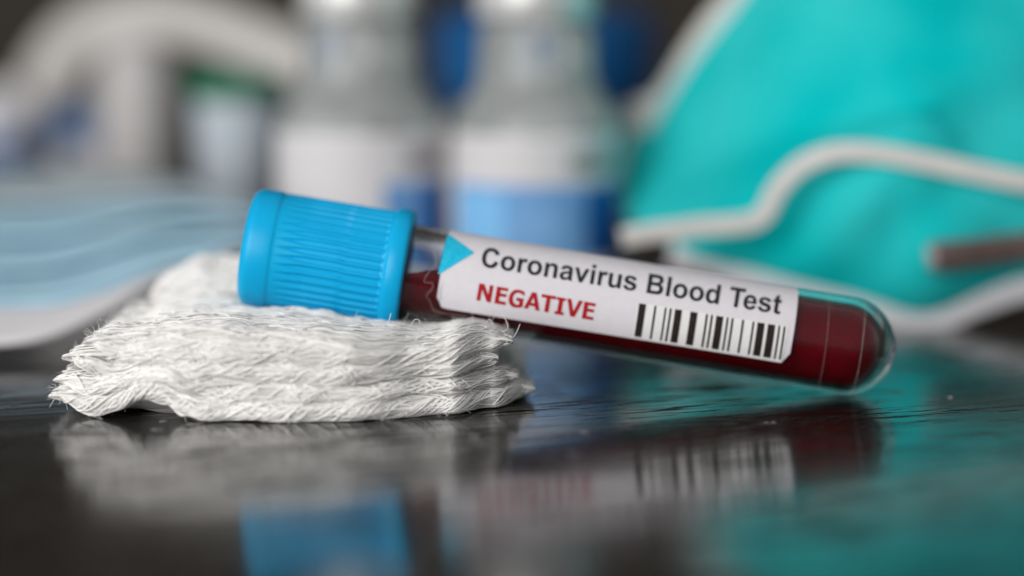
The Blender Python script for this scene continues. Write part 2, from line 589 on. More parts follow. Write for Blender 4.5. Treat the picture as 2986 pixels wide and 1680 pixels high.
GLYPH = {
 'C': (1479, "M1087 551L1374 460Q1308 220 1154 97Q1001 -25 765 -25Q473 -25 285 174Q97 374 97 720Q97 1086 286 1288Q475 1491 783 1491Q1052 1491 1220 1332Q1320 1238 1370 1062L1077 992Q1051 1106 968 1172Q886 1238 768 1238Q605 1238 503 1121Q402 1004 402 742Q402 464 502 346Q602 228 762 228Q880 228 965 303Q1050 378 1087 551Z"),
 'o': (1251, "M82 546Q82 686 151 817Q220 948 346 1017Q473 1086 629 1086Q870 1086 1024 929Q1178 773 1178 534Q1178 293 1022 134Q867 -24 631 -24Q485 -24 352 42Q220 108 151 235Q82 363 82 546ZM370 531Q370 373 445 289Q520 205 630 205Q740 205 814 289Q889 373 889 533Q889 689 814 773Q740 857 630 857Q520 857 445 773Q370 689 370 531Z"),
 'r': (797, "M416 0L135 0L135 1062L396 1062L396 911Q463 1018 516 1052Q570 1086 638 1086Q734 1086 823 1033L736 788Q665 834 604 834Q545 834 504 801Q463 769 439 684Q416 599 416 328Z"),
 'n': (1251, "M1113 0L832 0L832 542Q832 714 814 764Q796 815 755 843Q715 871 658 871Q585 871 527 831Q469 791 447 725Q426 659 426 481L426 0L145 0L145 1062L406 1062L406 906Q545 1086 756 1086Q849 1086 926 1052Q1003 1019 1042 967Q1082 915 1097 849Q1113 783 1113 660Z"),
 'a': (1139, "M357 738L102 784Q145 938 250 1012Q355 1086 562 1086Q750 1086 842 1041Q934 997 971 928Q1009 860 1009 677L1006 349Q1006 209 1019 142Q1033 76 1070 0L792 0Q781 28 765 83L755 116Q683 46 601 11Q519 -24 426 -24Q262 -24 167 65Q73 154 73 290Q73 380 116 450Q159 521 236 558Q314 596 460 624Q657 661 733 693L733 721Q733 802 693 836Q653 871 542 871Q467 871 425 841Q383 812 357 738ZM733 510Q679 492 562 467Q445 442 409 418Q354 379 354 319Q354 260 398 217Q442 174 510 174Q586 174 655 224Q706 262 722 317Q733 353 733 454Z"),
 'v': (1139, "M439 0L11 1062L306 1062L506 520L564 339L593 430L623 520L825 1062L1114 1062L692 0Z"),
 'i': (569, "M147 1206L147 1466L428 1466L428 1206ZM147 0L147 1062L428 1062L428 0Z"),
 'u': (1251, "M846 0L846 159Q788 74 693 25Q599 -24 494 -24Q387 -24 302 23Q217 70 179 155Q141 240 141 390L141 1062L422 1062L422 574Q422 350 437 299Q453 249 494 219Q535 190 598 190Q670 190 727 229Q784 269 805 327Q826 386 826 614L826 1062L1107 1062L1107 0Z"),
 's': (1139, "M48 303L330 346Q348 264 403 221Q458 179 557 179Q666 179 721 219Q758 247 758 294Q758 326 738 347Q717 367 644 384Q304 459 213 521Q87 607 87 760Q87 898 196 992Q305 1086 534 1086Q752 1086 858 1015Q964 944 1004 805L739 756Q722 818 674 851Q627 884 539 884Q428 884 380 853Q348 831 348 796Q348 766 376 745Q414 717 638 666Q863 615 952 541Q1040 466 1040 332Q1040 186 918 81Q796 -24 557 -24Q340 -24 213 64Q87 152 48 303Z"),
 'B': (1479, "M150 1466L736 1466Q910 1466 995 1451Q1081 1437 1148 1391Q1216 1345 1261 1268Q1306 1192 1306 1097Q1306 994 1250 908Q1195 822 1100 779Q1234 740 1306 646Q1378 552 1378 425Q1378 325 1331 230Q1285 136 1204 79Q1124 23 1006 10Q932 2 649 0L150 0ZM446 1222L446 883L640 883Q813 883 855 888Q931 897 974 940Q1018 984 1018 1055Q1018 1123 980 1165Q943 1208 869 1217Q825 1222 616 1222ZM446 639L446 247L720 247Q880 247 923 256Q989 268 1030 314Q1072 361 1072 439Q1072 505 1040 551Q1008 597 947 618Q887 639 685 639Z"),
 'l': (569, "M147 0L147 1466L428 1466L428 0Z"),
 'd': (1251, "M1121 0L860 0L860 156Q795 65 706 20Q618 -24 528 -24Q345 -24 214 123Q84 271 84 535Q84 805 211 945Q338 1086 532 1086Q710 1086 840 938L840 1466L1121 1466ZM371 554Q371 384 418 308Q486 198 608 198Q705 198 773 280Q841 363 841 527Q841 710 775 790Q709 871 606 871Q506 871 438 791Q371 712 371 554Z"),
 'T': (1094, "M479 0L479 1218L44 1218L44 1466L1209 1466L1209 1218L775 1218L775 0Z"),
 'e': (1139, "M762 338L1042 291Q988 137 871 56Q755 -24 580 -24Q303 -24 170 157Q65 302 65 523Q65 787 203 936Q341 1086 552 1086Q789 1086 926 929Q1063 773 1057 450L353 450Q356 325 421 255Q486 186 583 186Q649 186 694 222Q739 258 762 338ZM778 622Q775 744 715 807Q655 871 569 871Q477 871 417 804Q357 737 358 622Z"),
 't': (682, "M634 1062L634 838L442 838L442 410Q442 280 447 258Q453 237 472 223Q492 209 520 209Q559 209 633 236L657 18Q559 -24 435 -24Q359 -24 298 1Q237 27 208 67Q180 108 169 177Q160 226 160 375L160 838L31 838L31 1062L160 1062L160 1273L442 1437L442 1062Z"),
}


def outline(path):
    import re
    cs, cur = [], []
    for c, args in re.findall(r'([MLQZ])([^MLQZ]*)', path):
        n = [float(t) for t in args.split()]
        if c == 'M':
            cur = [(n[0], n[1])]
        elif c == 'L':
            cur.append((n[0], n[1]))
        elif c == 'Q':
            x0, y0 = cur[-1]
            for k in range(1, 7):
                t = k / 6
                cur.append((x0 * (1 - t) ** 2 + n[0] * 2 * t * (1 - t) + n[2] * t * t,
                            y0 * (1 - t) ** 2 + n[1] * 2 * t * (1 - t) + n[3] * t * t))
        else:
            if abs(cur[0][0] - cur[-1][0]) + abs(cur[0][1] - cur[-1][1]) < 1:
                cur.pop()
            cs.append(cur)
    return cs


# heading: its own straight baseline
EM = 78.9 / 2048
pen = -12782.0
for word in ("Coronavirus", "Blood", "Test"):
    for ch in word:
        adv, path = GLYPH[ch]
        cs = [[flat(1883.9 + (pen + x) * EM * C91 + y * EM * S91, 854.9 + (pen + x) * EM * S91 - y * EM * C91) for x, y in c]
              for c in outline(path)]
        fill("letter", cs, M['ink'], label, R + 0.010)
        pen += adv
    pen += 569

Z6 = 6.44
NEG = [
 [[(180,168),(275,187),(345,382),(377,203),(446,214),(393,527),(316,513),(232,283),(193,494),(122,483)]],
 [[(513,227),(724,266),(713,321),(580,297),(570,352),(693,375),(683,432),(560,411),(546,493),(679,518),(669,575),(458,541)]],
 [[(1032,338),(1005,320),(970,303),(930,292),(890,287),(853,291),(820,305),(788,328),(760,360),(740,405),(729,460),(729,497),(737,532),(752,563),(775,590),(805,608),(840,618),(875,623),(910,624),(950,620),(985,613),(1013,458),(877,434),(868,492),(928,505),(917,566),(895,568),(872,564),(850,553),(829,534),(815,510),(809,480),(810,450),(815,421),(825,395),(840,374),(860,358),(882,349),(905,347),(928,350),(950,357),(985,378),(1020,410)]],
 [[(1170,335),(1256,350),(1307,683),(1227,668),(1220,602),(1115,583),(1088,643),(1010,630)],[(1196,428),(1212,542),(1145,530)]],
 [[(1355,370),(1620,414),(1611,474),(1516,457),(1474,711),(1395,698),(1440,445),(1346,428)]],
 [[(1638,424),(1806,454),(1797,506),(1754,499),(1718,705),(1761,713),(1752,766),(1585,738),(1594,684),(1637,691),(1673,484),(1630,476)]],
 [[(1830,452),(1908,465),(1941,695),(2050,490),(2126,504),(1965,798),(1882,784)]],
 [[(2153,510),(2367,549),(2357,606),(2222,582),(2213,638),(2336,660),(2326,717),(2203,697),(2189,778),(2322,802),(2311,858),(2100,823)]],
]
for g in NEG:
    o = fill("letter", [[flat(1370 + x / Z6, 800 + y / Z6) for x, y in c] for c in g], M['redink'], label, R + 0.010)
    o['label'] = 'red capital letter'

Z3 = 2.7116


def z3(x, y):
    return flat(1750 + x / Z3, 750 + y / Z3)


stick = fill("barcode_sticker", [[z3(300, 360), z3(252, 632), z3(1434, 832), z3(1488, 549)]], M['sticker'], tube, R + 0.0115)
BARS = [(308, 364), (429, 446), (511, 526), (550, 567), (592, 648), (714, 771), (836, 853), (876, 893), (918, 975), (1000, 1016),
        (1039, 1056), (1122, 1139), (1204, 1220), (1244, 1302), (1326, 1385), (1409, 1425), (1450, 1466)]
for x0, x1 in BARS:
    y0, y1 = 366 + (x0 - 308) * 0.160, 366 + (x1 - 308) * 0.160
    fill("bar", [[z3(x0, y0), z3(x0 - 39, y0 + 256), z3(x1 - 39, y1 + 256), z3(x1, y1)]], M['bar'], stick, R + 0.0155)


# clear tape: two cut edges, the light they catch painted as whitish strips
def ring_band(name, u0f, u1f, r, thk, a0, a1, edge_w=0.007):
    NA_, vv, ff, mi = 60, [], [], []
    us = [0, 0.5, 1]
    for j in range(NA_):
        a = a0 + (a1 - a0) * j / (NA_ - 1)
        ua, ub_ = u0f(a), u1f(a)
        for k, rr in ((0, r), (1, r), (1, r + thk), (0, r + thk)):
            vv.append(cyl(ua + (ub_ - ua) * k, a, rr))
    for j in range(NA_ - 1):
        for k in range(4):
            ff.append((j * 4 + k, (j + 1) * 4 + k, (j + 1) * 4 + (k + 1) % 4, j * 4 + (k + 1) % 4))
    return vv, ff


def edge_strip(name, uf, wd, r, a0, a1, m):
    vv, ff = [], []
    NA_ = 80
    for j in range(NA_):
        a = a0 + (a1 - a0) * j / (NA_ - 1)
        u = uf(a)
        wv = wd * (0.6 + 0.7 * abs(noise.noise(Vector((a * 6, wd * 100, 1)))))
        vv += [cyl(u - wv / 2, a, r), cyl(u, a, r + 0.007), cyl(u + wv / 2, a, r)]
    ff = grid_faces(NA_, 3)
    return fix_normals(build(name, vv, ff, m, tube))


edge_strip("tape_edge", lambda a: 0.335 + 0.03 * math.sin(a), 0.010, R + 0.001, math.radians(-75), math.radians(110), M['tape_edge'])
edge_strip("tape_edge", lambda a: -0.135 + 0.012 * math.sin(a * 2), 0.016, R + 0.001, math.radians(-80), math.radians(110), M['tape_edge'])

# wavy edge of the glue beside the label
wob = catmull([(*flat(*p), 0) for p in ((1268, 700), (1262, 722), (1270, 757), (1268, 775), (1247, 798), (1238, 822), (1262, 826), (1258, 845),
                                        (1243, 862), (1256, 882), (1262, 902), (1290, 914), (1360, 922))], 4)
vv, ff = [], []
for i, p in enumerate(wob):
    t = (wob[min(i + 1, len(wob) - 1)] - wob[max(i - 1, 0)]).normalized()
    nrm = Vector((-t.y, t.x, 0)) * 0.005
    for s, r in ((-1, R + 0.001), (0, R + 0.006), (1, R + 0.001)):
        q = p + nrm * s
        vv.append(wrap(q.x, q.y, r))
fix_normals(build("glue_edge", vv, grid_faces(len(wob), 3), M['tape_edge'], tube))


def inside_tube(p, extra=0.0):
    """push a point out of the tube or cap, downwards / forwards"""
    d = p - END
    u = d.dot(AX)
    if u < -0.2 or u > CAPU + 2.25:
        return p
    rr = (CAPR + 0.035 if u > CAPU - 0.02 else R + 0.012) + extra
    perp = d - AX * u
    if perp.length < rr:
        k = perp.length or 1e-4
        if perp.z / k > 0.3:
            return p
        return END + AX * u + perp * (rr / k)
    return p


# ------------------------------------------------------------------ gauze
gauze = thing("gauze_pad", "white folded gauze pad with frayed cotton threads lying under the blue cap", "gauze", (-2.9, -1.2, 0))
GX = lambda px: (px - 1493) / 231.0

YF = [(GX(160), -1.9), (GX(266), -2.15), (GX(600), -2.45), (GX(1000), -2.45), (GX(1311), -2.0), (GX(1434), -1.45), (GX(1545), -0.7)]
FOLDS = [
    # left px, right px, [(px, z centre)], [(px, half thickness)], depth of the rounded front, front offset, back y, thread style
    (150, 1540, [(150, .27), (266, .17), (340, .24), (420, .37), (480, .35), (540, .23), (600, .145), (700, .14), (1000, .145), (1311, .15), (1540, .16)],
     [(150, .07), (300, .13), (600, .15), (1300, .14), (1540, .10)], .16, 0.0, 2.6, 'braid'),
    (166, 1492, [(166, .46), (260, .38), (340, .45), (420, .58), (490, .58), (570, .44), (650, .36), (800, .36), (1000, .38), (1300, .37), (1490, .37)],
     [(166, .09), (340, .14), (800, .15), (1300, .13), (1490, .09)], .22, .02, 2.4, 'loose'),
    (196, 760, [(196, .76), (235, .72), (330, .60), (420, .72), (500, .73), (590, .62), (760, .5)],
     [(196, .07), (300, .12), (500, .14), (760, .06)], .18, .06, 2.2, 'loose'),
    (330, 1430, [(330, .76), (420, .80), (500, .80), (600, .70), (800, .64), (1000, .62), (1200, .62), (1430, .66)],
     [(330, .12), (500, .20), (1000, .22), (1250, .17), (1430, .08)], .36, .0, 2.2, 'loose'),
    (262, 1474, [(262, .96), (330, .90), (450, .88), (614, .90), (800, .88), (1000, .82), (1140, .77), (1300, .80), (1400, .86), (1474, .88)],
     [(262, .08), (330, .15), (450, .25), (660, .28), (1000, .26), (1140, .24), (1300, .20), (1400, .14), (1474, .08)], .36, -.04, 2.0, 'mesh'),
]


def fold_surface(fd):
    l, r, zt, ht, dep, fo, yb, style = fd
    xl, xr = GX(l), GX(r)
    ztab = [(GX(a), b) for a, b in zt]
    htab = [(GX(a), b) for a, b in ht]
    seed = l * 0.37

    def f(x, s, lift=0.0):
        """s: signed length from the front edge; positive goes over the top"""
        d = min(x - xl, xr - x)
        te = math.sqrt(max(0.02, 1 - max(0.0, 1 - d / 0.2) ** 2))
        h = lerp_tab(htab, x) * te * (1 + 0.2 * noise.noise(Vector((x * 1.3, seed, 0))))
        e = max(h, dep * te * min(1.0, d / 0.9 + 0.2)) if dep > 0.5 else max(h, dep * te)
        yf = lerp_tab(YF, x) + fo + 0.12 * (1 - te) + 0.09 * noise.noise(Vector((x * 2.1, seed, 3)))
        zc = lerp_tab(ztab, x) + 0.035 * noise.noise(Vector((x * 2.4, seed, 7)))
        hq = (h + e) * 0.785
        a = abs(s)
        sg = 1 if s >= 0 else -1
        zc += (min(zc, 0.15 if fo == 0.0 else zc) - zc) * min(1.0, max(0.0, a - 0.30) / 0.45)
        hl = h + lift
        if a < hq:
            an = a / hq * math.pi / 2
            y = yf + e - (e + lift) * math.cos(an)
            z = zc + sg * hl * math.sin(an)
        else:
            y = yf + e + (a - hq)
            z = zc + sg * hl
        k = min(1, a / 0.3)
        z += (0.06 * noise.noise(Vector((x * 1.1, y * 1.2, seed))) + 0.012 * noise.noise(Vector((x * 3.1, y * 5.0, seed)))) * k
        y += 0.05 * noise.noise(Vector((x * 1.7, s * 5.0, seed + 2)))
        z = max(z, 0.012 + lift)
        return inside_tube(Vector((x, y, z)), -0.012)
    return f, xl, xr, style, yb


class Yarns:
    def __init__(self):
        self.v, self.f = [], []

    def add(self, pts, rad, n=4):
        b0 = len(self.v)
        N = len(pts)
        ref = Vector((0.31, -0.62, 0.72))
        for i, p in enumerate(pts):
            t = pts[min(i + 1, N - 1)] - pts[max(i - 1, 0)]
            if t.length < 1e-7:
                t = Vector((1, 0, 0))
            t.normalize()
            a = t.cross(ref)
            if a.length < 1e-4:
                a = t.cross(Vector((1, 0, 0)))
            a.normalize()
            b = t.cross(a)
            k = rad * (0.45 if i in (0, N - 1) else 1.0)
            for j in range(n):
                an = 2 * math.pi * j / n
                self.v.append(p + a * (k * math.cos(an)) + b * (k * math.sin(an)))
        for i in range(N - 1):
            for j in range(n):
                c = (j + 1) % n
                self.f.append((b0 + i * n + j, b0 + (i + 1) * n + j, b0 + (i + 1) * n + c, b0 + i * n + c))


rng = random.Random(11)


def clampx(x, xl, xr):
    return min(max(x, xl + 0.004), xr - 0.004)


for fi, fd in enumerate(FOLDS):
    f, xl, xr, style, yb = fold_surface(fd)
    top = style == 'mesh'
    wide = (xr - xl) / 5.2
    # the cloth itself
    nx, ns = 170, 60
    vv = []
    smax = 4.2
    svals = []
    for j in range(ns):
        t = j / (ns - 1) * 2 - 1
        svals.append(math.copysign(abs(t) ** 1.7 * smax, t))
    for i in range(nx):
        x = xl + (xr - xl) * i / (nx - 1)
        for s in svals:
            # the right-hand end of the upper folds stays in front of the tube
            lim = smax if x < GX(1130) or fi < 3 else max(1.15 if top else 0.7, smax - (x - GX(1130)) * 9)
            vv.append(f(x, max(-lim, min(lim, s)), -0.010))
    layer = build("gauze_layer", vv, grid_faces(nx, ns), M['cloth'], gauze)
    fix_normals(layer)
    Y = Yarns()
    # long threads of the weave
    s_lo, s_hi = (-0.42, 3.5) if top else (-0.22, 0.42)

    def strand(x0, x1, s0, s1, rad, bow, cur, wav, sink=0.012):
        n = max(7, int(abs(x1 - x0) / 0.045) + int(abs(s1 - s0) / 0.05))
        n = min(n, 46)
        ph = rng.uniform(0, 50)
        pts = []
        for i in range(n):
            t = i / (n - 1)
            hump_ = math.sin(math.pi * t)
            x = clampx(x0 + (x1 - x0) * t, xl, xr)
            ss = s0 + (s1 - s0) * t + cur * hump_ + wav * noise.noise(Vector((x * 2.0, ph, 1)))
            pts.append(f(x, ss, -sink + (sink + bow) * hump_ ** 0.5 + 0.006 * noise.noise(Vector((x * 5, ph, 5)))))
        Y.add(pts, rad, 5)

    def pick_s():
        return s_lo + (s_hi - s_lo) * rng.random() ** (1.5 if top else 1.0)

    for k in range(int((360 if top else 90) * wide)):       # fine background weave
        s = pick_s()
        x = rng.uniform(xl - 0.1, xr - 0.3)
        ln = rng.uniform(0.4, 1.8)
        strand(x, x + ln, s, s + ln * rng.gauss(0, 0.10), rng.uniform(0.0045, 0.007), 0.004, rng.gauss(0, 0.03), 0.07)
    for k in range(int((290 if top else 60) * wide)):       # plump threads, long and lazy
        s = pick_s()
        x = rng.uniform(xl - 0.1, xr - 0.3)
        ln = rng.uniform(0.5, 1.7)
        strand(x, x + ln, s, s + ln * rng.gauss(0.02, 0.12), rng.uniform(0.009, 0.0135), rng.uniform(0.004, 0.014), rng.gauss(0, 0.04), 0.10)
    for k in range(int((400 if top else 70) * wide)):       # curved floats
        s = pick_s()
        x = rng.uniform(xl, xr - 0.1)
        ln = rng.uniform(0.18, 0.6)
        sl = rng.gauss(0.10, 0.30)
        strand(x, x + ln, s, s + ln * sl, rng.uniform(0.008, 0.0135), rng.uniform(0.006, 0.03), rng.gauss(0, 0.05), 0.03)
    # threads that cross the front of the fold on a slant
    step = {'braid': 0.052, 'loose': 0.13, 'mesh': 0.2}[style]
    x = xl + 0.02
    while x < xr - 0.02:
        x += step * rng.uniform(0.4, 1.6)
        slant = rng.gauss(1.35 if style == 'braid' else 1.7, 0.35)
        s0, s1 = -rng.uniform(0.10, 0.20), rng.uniform(0.08, 0.22)
        if style != 'braid' and rng.random() < 0.3:
            slant = -slant * 0.6
        strand(x, x + slant * (s1 - s0), s0, s1, rng.uniform(0.008, 0.0135), rng.uniform(0.006, 0.022), rng.gauss(0, 0.03), 0.02)
    # loops at both ends of the fold
    for k in range(70):
        right = rng.random() < 0.6
        xe = xr if right else xl
        sg = 1 if right else -1
        c0 = f(xe - sg * 0.05, 0.0)
        y0 = c0.y + rng.random() ** 2 * 1.3
        hz, out = rng.uniform(0.3, 1.0) * rng.uniform(0.05, 0.13), rng.uniform(0.0, 0.10)
        pts = []
        back = rng.uniform(0.15, 0.75)
        tilt = rng.uniform(-0.12, 0.12)
        for i in range(13):
            a = math.pi * i / 12
            bk = back * (abs(math.cos(a)) ** 3)
            xx = xe - sg * 0.05 + sg * (out + 0.05) * math.sin(a) - sg * bk
            p = Vector((xx, y0 + 0.16 * (i / 12 - 0.5) - 0.1 * bk, max(0.014, c0.z + hz * math.cos(a) * 1.05 + tilt * bk)))
            pts.append(inside_tube(p))
        Y.add(pts, rng.uniform(0.006, 0.0125))
    th = build("threads", Y.v, Y.f, M['yarn'], layer)
    th['kind'] = 'stuff'

# raised fold at the back of the pad, behind the cap
vv, nx, na = [], 70, 40
HX0, HX1 = (422 - 1493) / 209, (1180 - 1493) / 209


def hump(x, a, lift=0.0):
    t = (x - HX0) / (HX1 - HX0)
    te = math.sqrt(max(0.0, 1 - max(0.0, 1 - (x - HX0) / 0.95) ** 2)) * math.sqrt(max(0.0, 1 - max(0.0, 1 - (HX1 - x) / 0.8) ** 2))
    hz = 0.74 * te + 0.02
    y = 2.15 + 0.15 * t - (1.05 + lift) * math.cos(a) * (0.5 + 0.5 * te)
    z = 0.80 + (hz + lift) * math.sin(a) + 0.07 * noise.noise(Vector((x * 1.5, a * 1.2, 4))) + 0.05 * noise.noise(Vector((x * 4, a * 3, 9)))
    return inside_tube(Vector((x, y, max(z, 0.02))))


for i in range(nx):
    x = HX0 + (HX1 - HX0) * i / (nx - 1)
    for j in range(na):
        vv.append(hump(x, 2 * math.pi * j / na, -0.008))
ff = grid_faces(nx, na, True) + [tuple(range(na)), tuple(range((nx - 1) * na, nx * na))]
rear = fix_normals(build("gauze_layer", vv, ff, M['cloth'], gauze))
Y = Yarns()
for k in range(900):
    x0 = rng.uniform(HX0 + 0.02, HX1 - 0.5)
    ln = rng.uniform(0.2, 0.9)
    a0 = rng.uniform(-0.6, 2.2)
    da = rng.gauss(0, 0.35)
    pts = []
    for i in range(10):
        t = i / 9
        pts.append(hump(min(x0 + ln * t, HX1), a0 + da * t, 0.008 + 0.01 * math.sin(t * 3.1)))
    Y.add(pts, rng.uniform(0.008, 0.014))
th = build("threads", Y.v, Y.f, M['yarn'], rear)
th['kind'] = 'stuff'

# stray fibres standing off the pad
Y = Yarns()
for k in range(650):
    fd = FOLDS[rng.choice((0, 0, 1, 2, 3, 4, 4, 4))]
    f, xl, xr, style, yb = fold_surface(fd)
    x = rng.uniform(xl, xr) if rng.random() < 0.75 else rng.choice((xl + 0.02, xr - 0.02))
    s = rng.uniform(-0.2, 0.3) if fd is not FOLDS[4] else rng.uniform(0, 1.8)
    p = f(x, s, 0.0)
    d = Vector((rng.gauss(0, 1), rng.gauss(-0.5, 0.6), rng.gauss(0.5, 0.7))).normalized()
    c = Vector((rng.gauss(0, 1), rng.gauss(0, 1), rng.gauss(0, 1)))
    pts = [p]
    for i in range(7):
        d = (d + c * 0.22 + Vector((rng.gauss(0, .12), rng.gauss(0, .12), rng.gauss(0, .12)))).normalized()
        q = pts[-1] + d * rng.uniform(0.012, 0.034)
        q.z = max(q.z, 0.008)
        pts.append(q)
    Y.add([inside_tube(q) for q in pts], rng.uniform(0.0016, 0.0032), 3)
# soft fuzz over the whole pad
for k in range(1500):
    fd = FOLDS[rng.choice((0, 0, 1, 1, 2, 3, 4, 4, 4, 4))]
    f, xl, xr, style, yb = fold_surface(fd)
    x, s = rng.uniform(xl, xr), rng.uniform(-0.3, 0.5) if fd is not FOLDS[4] else rng.uniform(-0.3, 2.0)
    p = f(x, s, 0.004)
    d = Vector((rng.gauss(0, 1.2), rng.gauss(-0.3, 0.5), rng.gauss(0.3, 0.6))).normalized()
    c = Vector((rng.gauss(0, 1), rng.gauss(0, 1), rng.gauss(-0.3, 1)))
    pts = [p]
    for i in range(5):
        d = (d + c * 0.25).normalized()
        q = pts[-1] + d * rng.uniform(0.012, 0.026)
        q.z = max(q.z, 0.008)
        pts.append(q)
    Y.add([inside_tube(q) for q in pts], rng.uniform(0.0009, 0.0017), 3)
# a few long ones by the right-hand corner
for pth in ([(1462, 968), (1480, 960), (1478, 940), (1470, 925)], [(1470, 975), (1495, 983), (1508, 965), (1517, 944)],
            [(1128, 950), (1136, 930), (1140, 913)], [(1198, 948), (1210, 932), (1222, 934), (1226, 948)],
            [(1415, 945), (1425, 932), (1432, 936), (1440, 946)], [(1200 + 80, 948), (1300, 942), (1330, 946), (1380, 944)]):
    Y.add(catmull([P(a, b, -1.75) for a, b in pth], 5), 0.0042, 4)
th = build("stray_fibres", Y.v, Y.f, M['yarn'], gauze)
th['kind'] = 'stuff'

# lint on the table
Y = Yarns()
for px, py in ((440, 1276), (2770, 1160), (366, 1284), (590, 1253), (1700, 1262), (2240, 1235), (960, 1300)):
    r = ray(px, py)
    c = CAM + r * (-CAM.z / r.z)
    for k in range(2):
        p = c + Vector((rng.gauss(0, .03), rng.gauss(0, .03), 0.008))
        a = rng.uniform(0, 6)
        Y.add([p + Vector((math.cos(a + i * .4) * .02 * i, math.sin(a + i * .4) * .014 * i, 0.002 * (i % 3))) for i in range(4)], 0.003, 3)
for k in range(26):                                  # fibres shed by the gauze
    px, py = rng.uniform(200, 1750), rng.uniform(1225, 1330)
    r = ray(px, py)
    p = CAM + r * (-CAM.z / r.z)
    a, da = rng.uniform(0, 6.3), rng.gauss(0, 0.5)
    pts = []
    for i in range(7):
        pts.append(Vector((p.x, p.y, 0.004 + 0.006 * math.sin(i / 6 * math.pi) * rng.random())))
        p = p + Vector((math.cos(a), math.sin(a), 0)) * 0.03
        a += da
    Y.add(pts, 0.0022, 3)
li = build("lint", Y.v, Y.f, M['lint'])
li['kind'] = 'stuff'
li['label'] = 'tiny pale lint flecks on the dark table'

# ------------------------------------------------------------------ two glass vials


def patch(name, c, r, z0, z1, a0, a1, m, parent, n=36):
    """printed or paper patch on an upright cylinder; angle 0 faces the viewer, positive to the right"""
    (r, z0), (_, z1) = bigger([(r, z0), (r, z1)], 1.0336)
    vv = []
    for i in range(n):
        a = math.radians(a0 + (a1 - a0) * i / (n - 1))
        for z in (z0, z1):
            vv.append((c[0] + r * math.sin(a), c[1] - r * math.cos(a), c[2] + z))
    return build(name, vv, grid_faces(n, 2), m, parent)


def vial(c, lab, turn, band0=-66, logo=True):
    t = thing("glass_vial", lab, "vial", c, "two glass vials behind the blood tube")
    KV = 1.0336
    prof = [(0.9, 0.05), (1.25, 0.0), (1.37, 0.06), (1.40, 0.16), (1.40, 2.90), (1.385, 3.02), (1.33, 3.18), (1.22, 3.36), (1.10, 3.52),
            (1.00, 3.70), (0.955, 3.9), (0.94, 4.2), (0.94, 4.5), (0.91, 4.6), (0.84, 4.66), (0.80, 4.7), (0.80, 4.8)]
    vv, ff = lathe(bigger(prof, KV), 64, c)
    fix_normals(build("glass_body", vv, ff, M['vial_glass'], t))
    vv, ff = lathe(bigger([(0.78, 4.74), (0.98, 4.75), (1.01, 4.79), (1.01, 5.55), (0.97, 5.62), (0.6, 5.64), (0.55, 5.60), (0.02, 5.60)], KV), 64, c)
    fix_normals(build("crimp_cap", vv, ff, M['vial_cap'], t))
    lb = patch("paper_label", c, 1.408, 0.35, 2.92, -95 + turn, 68 + turn, M['vial_label'], t)
    patch("blue_band", c, 1.412, 0.9, 2.12, band0 + turn, 68 + turn, M['blue_print'], lb)
    if logo:
        patch("light_blue_logo", c, 1.416, 0.98, 2.0, -62 + turn, -22 + turn, M['light_blue_print'], lb)
    patch("dark_blue_block", c, 1.416, 0.95, 2.08, 34 + turn, 67.5 + turn, M['dark_blue_print'], lb)
    patch("grey_print", c, 1.412, 2.32, 2.62, 22 + turn, 60 + turn, M['grey_print'], lb)
    return t


vial((0.413, 10.41, 0), "glass vial with white and blue label, standing beside the turquoise respirator", 0)
vial((-2.584, 10.88, 0), "glass vial with white and blue label, standing directly behind the blue tube cap", 14, 4, False)

# ------------------------------------------------------------------ turquoise respirator
resp = thing("respirator_mask", "turquoise cup respirator with white straps and metal nose clip, standing at right", "face mask", P(2700, 940, 6.5) * 1.0)
resp.location.z = 0
OUT = [(1850, 660, 9.4), (1828, 560, 11.0), (1838, 450, 11.9), (1885, 340, 12.0), (1955, 230, 11.8), (2040, 110, 11.4), (2150, -20, 11.0),
       (2300, -170, 10.4), (2600, -330, 10.4), (3000, -380, 10.4), (3400, -250, 10.0), (3620, 100, 9.5), (3620, 500, 8.5), (3400, 740, 7.5),
       (3150, 790, 7.0), (2986, 805, 6.8), (2850, 855, 6.6), (2700, 912, 6.45), (2550, 880, 6.55), (2350, 820, 6.8), (2180, 775, 7.2), (2000, 725, 7.7)]
ring = catmull([P(*o) for o in OUT + OUT[:1]], 5)[:-1]
ctr = P(2680, 330, 8.6)
NR = 26
vv = []
for i in range(NR):
    t = math.sin(i / (NR - 1) * math.pi / 2)
    for p in ring:
        q = ctr.lerp(p, t)
        bul = 1.7 * max(0.0, 1 - t ** 2.2) ** 0.9
        q = q + Vector((-0.12, -1, 0.06)) * bul
        n3 = noise.noise(q * 0.5) * 0.34 + noise.noise(Vector((q.x * 0.9 - q.z * 0.7, q.z * 0.2 + q.x * 0.2, 2))) * 0.30 + noise.noise(q * 1.6) * 0.07
        q.y += n3 * (1 - t ** 6)
        q.z = max(q.z, 0.03)
        vv.append(q)
ff = grid_faces(NR, len(ring), True)
shell = fix_normals(build("shell", vv, ff, M['teal'], resp))
so = shell.modifiers.new("thickness", 'SOLIDIFY')
so.thickness = 0.1
so.offset = 1
v2 = []
for i in range(8):
    t = 1 - i / 8
    for p in ring:
        q = ctr.lerp(p, t * 0.97)
        v2.append(Vector((q.x, q.y + 0.25 + 1.6 * (1 - t ** 2), max(0.05, q.z))))
fix_normals(build("light_block_dish", v2, grid_faces(8, len(ring), True), M['rim_white'], resp))  # added dish closing the back of the shell, blocks light from behind
bvh = BVHTree.FromPolygons([tuple(a) for a in vv], ff)


def on_shell(px, py, gap, Ydef):
    r = ray(px, py).normalized()
    h = bvh.ray_cast(CAM, r)
    if h[0] is None or h[0].y > Ydef + 1.5:
        return P(px, py, Ydef)
    return h[0] - r * gap


